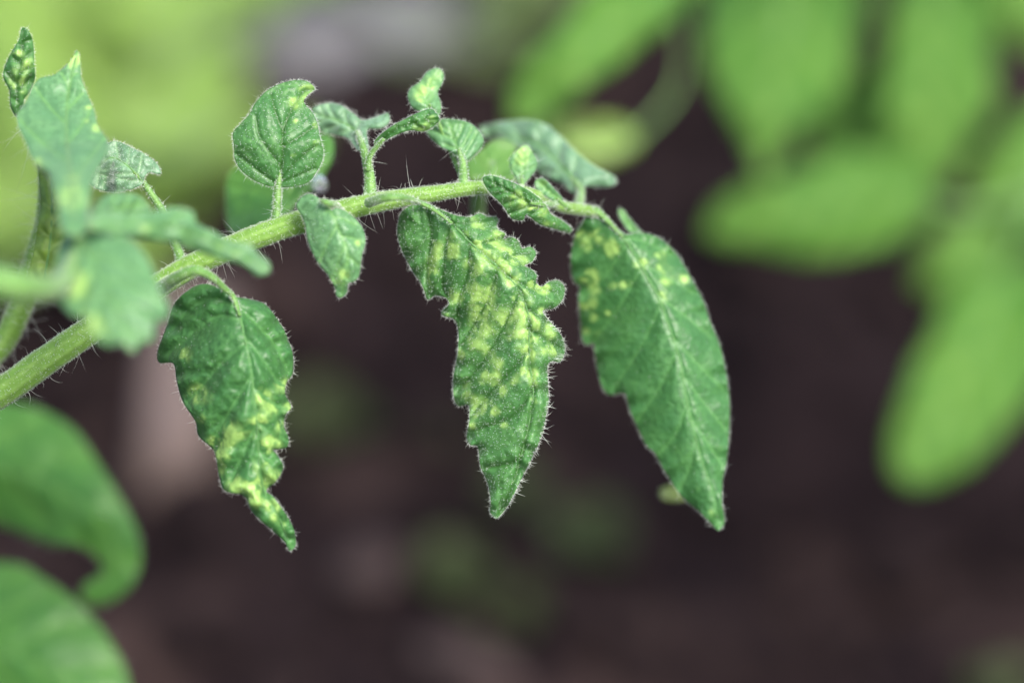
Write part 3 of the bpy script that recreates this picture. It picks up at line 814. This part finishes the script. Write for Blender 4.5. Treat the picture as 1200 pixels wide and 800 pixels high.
# leaflet hanging left, puckered and mottled
L3 = leaf(t, [(273, 347), (249, 334), (231, 334), (214, 345), (203, 358), (196, 380), (185, 411), (187, 425), (203, 426), (207, 446), (214, 470), (229, 494), (233, 511), (251, 529), (257, 559), (264, 575), (286, 581), (297, 601), (319, 621), (334, 635), (339, 645), (347, 636), (341, 612), (321, 583), (312, 575), (323, 564), (332, 548), (325, 533), (321, 527), (336, 524), (338, 513), (333, 500), (335, 485), (341, 476), (334, 461), (336, 448), (343, 437), (343, 415), (334, 389), (323, 371), (310, 356), (292, 350)],
          [(274, 349), (281, 371), (289, 406), (295, 437), (297, 463), (301, 494), (303, 529), (306, 559), (312, 581), (327, 607), (341, 640)], [-5, -7, -8, -9, -9, -8.5, -8, -8, -7, -6, -5], M_LEAFV,
          veins=[[(281, 375), (253, 371), (222, 393), (197, 415)], [(277, 360), (250, 350), (222, 362), (203, 385)], [(287, 402), (257, 428), (236, 454), (218, 472)], [(294, 441), (275, 472), (257, 502), (251, 524)], [(300, 498), (284, 533), (271, 564)],
                 [(277, 358), (301, 380), (323, 406), (338, 437)], [(289, 397), (310, 424), (327, 450)], [(297, 454), (319, 472), (336, 480)], [(301, 494), (323, 511), (334, 515)], [(303, 529), (325, 546)]],
          fold=(.35, .7), curl=(.25, .4), ruffle=8, quilt=1.05, groove=.12, gland=.12, fuzz=1.0, rib=(2.2, .7), wave=.4, fuzz_len=(1.5, 4.5),
          spots=[(237, 460, 9), (226, 463, 6, .8), (235, 491, 5), (332, 450, 7), (308, 467, 8), (303, 494, 9), (312, 520, 9), (275, 505, 9), (270, 516, 6), (251, 518, 7), (260, 537, 7), (273, 568, 8), (285, 572, 6), (301, 568, 9), (310, 559, 7), (322, 560, 6), (332, 498, 6), (336, 478, 5), (300, 586, 7), (319, 591, 7), (306, 546, 7), (316, 478, 6), (218, 415, 7, .75), (328, 520, 5), (258, 552, 5), (322, 605, 5, .7), (330, 615, 4, .7)],
          label='puckered leaflet with bright yellow blotches along its lower half')
stalk(L3, [(188, 338, -3, 8), (206, 326, -8, 7), (228, 317, -10, 5.8), (247, 324, -9, 4.6), (262, 337, -7, 3.8), (274, 349, -5.6, 3.2), (281, 370, -7, 2.2)], 240)
# the mottled leaflet in the middle
M_OUT = [(492, 237), (472, 247), (466, 265), (467, 282), (475, 302), (485, 320), (495, 335), (501, 351), (508, 347), (516, 347), (524, 350), (526, 357), (517, 366), (522, 371), (532, 374), (537, 387), (537, 410), (532, 436), (531, 455), (533, 470), (538, 476), (549, 475), (550, 493), (547, 512), (551, 521), (560, 524), (563, 546), (571, 565), (575, 586), (574, 598), (577, 604), (583, 606), (593, 595), (602, 579), (613, 557), (624, 535), (635, 510), (639, 491), (643, 469), (642, 447), (642, 428), (648, 423), (656, 424), (662, 412), (660, 398), (652, 385), (641, 373), (636, 364), (647, 362), (658, 353), (662, 338), (655, 329), (644, 330), (635, 336), (628, 331), (629, 322), (622, 315), (615, 311), (624, 306), (628, 296), (621, 289), (612, 291), (607, 282), (599, 278), (590, 280), (592, 274), (585, 270), (582, 264), (584, 258), (581, 254), (572, 254), (562, 250), (552, 254), (537, 253), (525, 249), (513, 244), (502, 239)]
le = []
for i in range(70):
    u = rng.random(); y = 375 + 225 * u
    x = np.interp(y, [375, 398, 412, 424, 447, 469, 491, 510, 535, 557, 579, 600], [640, 659, 662, 645, 641, 642, 639, 634, 624, 613, 602, 588])
    L_ = rng.uniform(5, 13); a = rng.normal(.15, .35)
    le.append((x - 1, y, L_ * math.cos(a), L_ * math.sin(a)))
M_ = leaf(t, M_OUT,
          [(493, 238), (515, 250), (535, 267), (552, 285), (575, 305), (590, 319), (605, 335), (614, 352), (620, 375), (620, 400), (621, 427), (624, 449), (625, 466), (622, 485), (617, 510), (611, 532), (604, 559), (592, 588), (582, 604)], [0, -1.5, -2.5, -2.5, -2, -1.5, -1, 0, 1.5], M_LEAF,
          veins=[[(500, 243), (505, 275), (500, 320), (503, 345)], [(527, 260), (521, 300), (519, 335), (528, 352)], [(550, 285), (548, 320), (538, 350), (536, 372)], [(583, 315), (572, 350), (556, 380), (540, 405)], [(608, 345), (590, 385), (565, 425), (536, 460)], [(620, 410), (603, 430), (575, 460), (551, 490)], [(622, 460), (608, 480), (590, 493), (552, 505)], [(612, 530), (600, 542), (567, 548)],
                 [(530, 262), (555, 260), (575, 258)], [(555, 288), (585, 280), (595, 281)], [(578, 308), (605, 298), (622, 297)], [(597, 325), (625, 338), (655, 342)], [(612, 360), (635, 372), (640, 374)], [(618, 385), (645, 400), (658, 408)]],
          fold=(.42, .5), curl=(.10, .75), quilt=.75, groove=.34, wave=.15, ruffle=7, gland=1.25, pile=1.3, fuzz=1.7, spacing=1.9, rib=(2.0, .6), long_edge=le,
          extra=lambda x, y: 1.2 * np.exp(-((x - 626)**2 + (y - 298)**2) / 60) - 1.5 * np.exp(-((x - 655)**2 + (y - 345)**2) / 120) - 1.0 * np.exp(-((x - 520)**2 + (y - 366)**2) / 60),
          spots=[(509, 303, 7), (512, 290, 6), (506, 318, 6), (505, 328, 5), (530, 275, 6), (531, 290, 7), (529, 299, 5), (557, 260, 6), (565, 264, 4), (584, 276, 6), (580, 290, 8), (589, 296, 6), (603, 300, 6), (612, 306, 6), (553, 312, 8, .8), (565, 314, 7, .8), (587, 309, 5), (535, 347, 8), (556, 340, 7), (575, 342, 8), (557, 355, 7), (570, 358, 9), (565, 380, 11), (589, 374, 10), (593, 317, 6), (600, 327, 6), (615, 340, 6), (625, 335, 6), (637, 339, 6), (605, 367, 6), (612, 380, 5), (602, 392, 6), (620, 370, 6), (629, 381, 5), (557, 402, 6), (572, 411, 7), (540, 415, 5), (582, 426, 6), (574, 441, 6), (580, 436, 5), (584, 452, 6), (587, 460, 5), (566, 444, 4), (559, 469, 6), (571, 471, 6), (559, 482, 6), (580, 482, 5), (611, 437, 6), (603, 446, 4), (624, 436, 5), (626, 447, 5), (545, 449, 5), (541, 469, 4), (547, 460, 3), (556, 403, 5), (591, 499, 4), (554, 499, 4), (618, 405, 6), (618, 416, 6), (637, 411, 5), (650, 411, 5), (645, 393, 5), (624, 471, 4), (630, 400, 5), (520, 368, 4, .8), (608, 407, 4), (633, 364, 4), (642, 384, 4), (546, 274, 4), (560, 286, 5), (570, 296, 5), (580, 303, 4), (598, 331, 4), (607, 346, 5), (613, 357, 4), (616, 392, 5), (623, 420, 4), (590, 300, 4), (620, 352, 5), (606, 318, 4)],
          label='long hanging leaflet blotched yellow between its veins, crimped along one edge')
stalk(M_, [(432, 238, -4, 6), (450, 232, -8, 5), (468, 231, -8, 4.2), (482, 234, -5, 3.6), (493, 238, -1.4, 3.0), (510, 247, -1.8, 2.4), (530, 262, -2.6, 1.9)], 240)
# the big plain-tipped leaflet on the far end
Rr = leaf(t, [(697, 245), (687, 254), (676, 270), (670, 294), (669, 315), (673, 330), (679, 336), (678, 350), (680, 375), (682, 397), (688, 404), (696, 403), (697, 413), (700, 433), (707, 456), (716, 463), (732, 461), (737, 478), (749, 505), (758, 523), (766, 529), (776, 547), (791, 571), (803, 586), (818, 598), (833, 613), (842, 621), (849, 610), (846, 589), (847, 562), (851, 541), (854, 511), (855, 475), (852, 445), (847, 419), (842, 400), (832, 377), (825, 355), (812, 330), (802, 312), (792, 297), (777, 282), (762, 275), (748, 273), (735, 275), (725, 269), (710, 256)],
          [(699, 247), (715, 262), (730, 278), (742, 297), (757, 322), (772, 350), (782, 377), (790, 400), (798, 428), (803, 460), (812, 499), (821, 535), (836, 580), (842, 618)], [12.5, 12, 11.5, 11, 10.5, 10.5, 10.5, 11, 12], M_LEAFV,
          veins=[[(715, 262), (695, 280), (676, 302)], [(735, 285), (712, 320), (684, 350)], [(752, 313), (728, 356), (697, 400)], [(775, 357), (752, 404), (720, 455)], [(793, 410), (775, 450), (746, 494)], [(805, 470), (792, 508), (770, 533)], [(815, 512), (808, 548), (796, 574)],
                 [(730, 278), (757, 284), (786, 298)], [(748, 307), (780, 324), (812, 343)], [(770, 345), (800, 368), (833, 394)], [(788, 395), (816, 425), (847, 455)], [(800, 440), (825, 472), (850, 503)], [(809, 488), (830, 520), (848, 548)]],
          fold=(.45, .55), curl=(.08, .15), ruffle=4, quilt=.34, groove=.15, wave=.14, fuzz=1.2, spacing=2.5, rib=(2.0, .7), pile=.4,
          spots=[(700, 277, 7), (686, 287, 6), (679, 276, 5), (716, 284, 6), (719, 296, 6), (692, 322, 6), (697, 331, 5), (683, 326, 4), (697, 341, 5), (685, 357, 5), (695, 355, 5), (695, 372, 4), (752, 310, 7, .9), (777, 313, 6), (784, 318, 5), (781, 330, 6), (801, 326, 5), (782, 294, 5), (777, 348, 6, .9), (716, 336, 4), (730, 335, 4, .9), (737, 331, 4, .9), (712, 367, 3), (686, 388, 4, .8), (702, 390, 4, .8), (830, 508, 6, .3), (842, 524, 5, .35), (795, 527, 6, .3), (816, 536, 5, .3), (818, 571, 4, .35), (834, 600, 6, .3), (770, 300, 4, .7)],
          label='broad pointed leaflet ending the stalk, yellow flecked only near its base')
stalk(Rr, [(690, 247, 12, 5.6), (700, 248, 12.2, 4.4), (715, 262, 12, 2.8), (730, 278, 11.8, 2.1)], 100)
leaf(t, [(724, 247), (730, 246), (738, 257), (748, 268), (756, 278), (750, 282), (740, 274), (731, 262)], [(752, 280), (738, 264), (727, 247)], [15, 17, 19], M_YOUNG, fold=(.8, .8), fuzz=.8)
# curled tip showing past its edge
tp = leaf(t, [(773, 576), (779, 570), (790, 569), (804, 574), (810, 582), (796, 586), (782, 586), (775, 582)], [(809, 580), (790, 577), (774, 579)], [42, 40, 40], M_OLIVE, fold=(.3, .3), fuzz=.3)
petiole(tp, [(702, 249, 14, 4), (735, 300, 26, 3.5), (775, 400, 38, 3.2), (806, 510, 42, 2.8), (812, 565, 42, 2.2), (808, 581, 42, 1.6)])
# small folded leaflets along the upper side
K = leaf(t, [(440, 173), (440, 164), (456, 150), (476, 139), (495, 130), (506, 128), (513, 135), (514, 143), (498, 154), (481, 153), (465, 158), (450, 166), (442, 176)], [(440, 172), (462, 153), (485, 144), (512, 139)], [1, -1, -2, -1], M_LEAF, fold=(.9, 1.0), quilt=.3, gland=.8, pile=1.0, fuzz=1.4, spacing=1.8, spots=[(500, 146, 7, .8), (490, 149, 5, .8), (507, 140, 5, .7)])
stalk(K, [(431, 200, 2, 4), (433, 186, 1.5, 3.4), (438, 176, 1, 3), (450, 163, 0, 2)], 100)
Lc = leaf(t, [(366, 128), (385, 121), (400, 124), (415, 134), (426, 141), (449, 134), (455, 133), (456, 144), (445, 151), (430, 153), (432, 176), (419, 176), (407, 162), (392, 158), (377, 154), (370, 145)], [(427, 174), (420, 156), (400, 143), (370, 134)], [4, 9, 11, 12], M_PALE, fold=(.3, .5), fuzz=1.2, pile=1.0, fuzz_len=(1.5, 5), rib=(2.2, .8))
stalk(Lc, [(433, 238, 1, 10), (434, 222, 2, 7.5), (433, 205, 2.5, 6.2), (429, 185, 3.5, 5.4), (424, 168, 5, 4), (418, 155, 8, 2.6)], 300)
O = leaf(t, [(513, 80), (520, 88), (517, 100), (513, 109), (517, 125), (513, 137), (500, 134), (484, 127), (478, 114), (481, 104), (492, 96), (500, 85)], [(512, 140), (500, 118), (506, 98), (516, 84)], [6, 5, 7, 9], M_YOUNG, fold=(.6, .5), fuzz=1.0, spots=[(500, 108, 8), (508, 96, 7), (494, 113, 6), (514, 88, 5, .8)])
stalk(O, [(540, 205, 7, 3.2), (529, 178, 8.5, 3), (518, 155, 8, 2.6), (511, 136, 6.5, 2.2), (503, 122, 5.3, 1.4)], 60)
Q = leaf(t, [(499, 150), (516, 140), (531, 140), (547, 143), (558, 150), (567, 165), (561, 177), (550, 187), (542, 190), (531, 180), (514, 170), (502, 159)], [(542, 189), (534, 168), (526, 144)], [6, 6.5, 8], M_YOUNG, fold=(.3, .35), groove=.25, fuzz=1.0, pile=.6, rib=(1.6, .7))
stalk(Q, [(543, 220, 3, 7), (543, 205, 4.5, 5.4), (542, 190, 5.6, 4.2), (537, 175, 6.2, 2)], 150)
S = leaf(t, [(616, 170), (625, 180), (630, 194), (622, 207), (611, 216), (602, 205), (597, 188), (605, 178)], [(611, 215), (613, 195), (616, 171)], [8, 9, 11], M_YOUNG, fold=(.5, .5), fuzz=.9, spots=[(616, 178, 8), (612, 188, 6), (604, 196, 3, .8)])
stalk(S, [(613, 226, 7, 4), (612, 218, 8, 3), (611, 206, 8.6, 1.8)], 40)
T = leaf(t, [(562, 150), (588, 143), (616, 141), (638, 145), (655, 158), (674, 177), (696, 194), (720, 207), (721, 216), (704, 220), (686, 218), (674, 227), (655, 214), (636, 206), (627, 197), (606, 173), (588, 161), (570, 161)], [(680, 220), (655, 192), (625, 167), (566, 154)], [20, 25, 29, 35], M_PALE, ruffle=4, fold=(.2, .5), spacing=3, fuzz=.8, pile=1.2, rib=(2.6, .9), fuzz_len=(1.2, 3))
stalk(T, [(676, 246, 12, 6.5), (679, 236, 15, 6), (680, 222, 19, 5), (668, 207, 22.5, 3)], 120)
U = leaf(t, [(545, 192), (561, 178), (583, 163), (604, 170), (602, 190), (607, 211), (590, 214), (572, 210), (550, 212)], [(576, 212), (578, 190), (590, 167)], [22, 25, 28], M_UNDER, fold=(.1, .1), spacing=3, fuzz=.4)
petiole(U, [(561, 256, 34, 9), (561, 236, 30, 9), (566, 218, 26, 7.5), (576, 208, 22.5, 5), (578, 190, 25, 2)])
petiole(U, [(576, 222, 4, 4), (577, 220, 12, 4), (576, 212, 22, 4)])
V_ = leaf(t, [(566, 208), (577, 206), (599, 213), (621, 224), (638, 238), (646, 251), (657, 257), (670, 268), (667, 273), (652, 269), (633, 263), (617, 252), (613, 258), (600, 256), (589, 241), (575, 227), (568, 217)], [(636, 240), (620, 238), (600, 226), (570, 210)], [3, 0, -2, -1], M_LEAF, fold=(.4, .5), quilt=.5, groove=.2, gland=.9, pile=1.2, fuzz=1.6, spacing=1.8,
          extra=lambda x, y: 2.5 * np.clip((x - 640) / 30, 0, 1), spots=[(606, 230, 6), (611, 239, 6), (633, 245, 6), (600, 236, 4), (640, 264, 4, .8), (622, 244, 3), (650, 265, 3, .8)])
stalk(V_, [(650, 240, 9, 4), (645, 240, 6, 3.4), (636, 240, 3, 2.6), (622, 238, .5, 1.6)], 60)
Wt = leaf(t, [(627, 213), (636, 209), (650, 222), (661, 236), (652, 238), (640, 230), (630, 225)], [(657, 237), (642, 223), (629, 212)], [9, 7, 8], M_YOUNG, fold=(.8, .8), fuzz=1.0, spots=[(636, 215, 4, .7)])
stalk(Wt, [(668, 244, 10, 3.4), (661, 240, 9.5, 3), (652, 232, 8.5, 1.8)], 30)
# little leaflet on a thin stalk at the left end
C = leaf(t, [(100, 200), (112, 178), (125, 168), (138, 166), (154, 173), (170, 181), (184, 192), (188, 204), (176, 202), (170, 206), (167, 215), (154, 222), (137, 225), (118, 223), (104, 214)], [(166, 212), (150, 195), (130, 185), (106, 202)], [1, -1, 1, 3], M_PALE, tilt=.3, fold=(.15, .1), quilt=.3, gland=1.6, pile=4.0, fuzz=1.5, spacing=1.9, rib=(1.8, .7))
stalk(C, [(214, 312, 0, 8), (210, 297, 1, 6), (203, 279, 1.5, 5), (192, 250, 1.5, 4.6), (179, 230, 1.2, 4.4), (167, 213, 1, 3.6), (156, 201, -.2, 2)], 300)

# drop of water hanging from the leaflet behind
def drop():
    c = P(374, 216, 25)
    n, mseg = 14, 16
    V, Fc = [], []
    r0 = 11 * PX
    for i in range(n + 1):
        a = math.pi * i / n
        rr = math.sin(a) * (1 - .18 * math.cos(a)) * r0; zz = math.cos(a) * r0 * 1.15
        for j in range(mseg):
            b = 2 * math.pi * j / mseg
            V.append(c + np.array([math.cos(b) * rr, math.sin(b) * rr, zz]))
    for i in range(n):
        for j in range(mseg): Fc.append((i * mseg + j, i * mseg + (j + 1) % mseg, (i + 1) * mseg + (j + 1) % mseg, (i + 1) * mseg + j))
    m = bpy.data.materials.new('water'); m.use_nodes = True
    b = m.node_tree.nodes['Principled BSDF']
    b.inputs['Base Color'].default_value = (.95, .97, 1, 1); b.inputs['Roughness'].default_value = .02; b.inputs['IOR'].default_value = 1.33
    b.inputs['Transmission Weight'].default_value = .85
    o = mesh_object('water_drop', np.array(V), Fc, m, world_base=c)
    o['label'] = 'bright round drop of water hanging beside the upright rounded leaflet'; o['category'] = 'water drop'
drop()
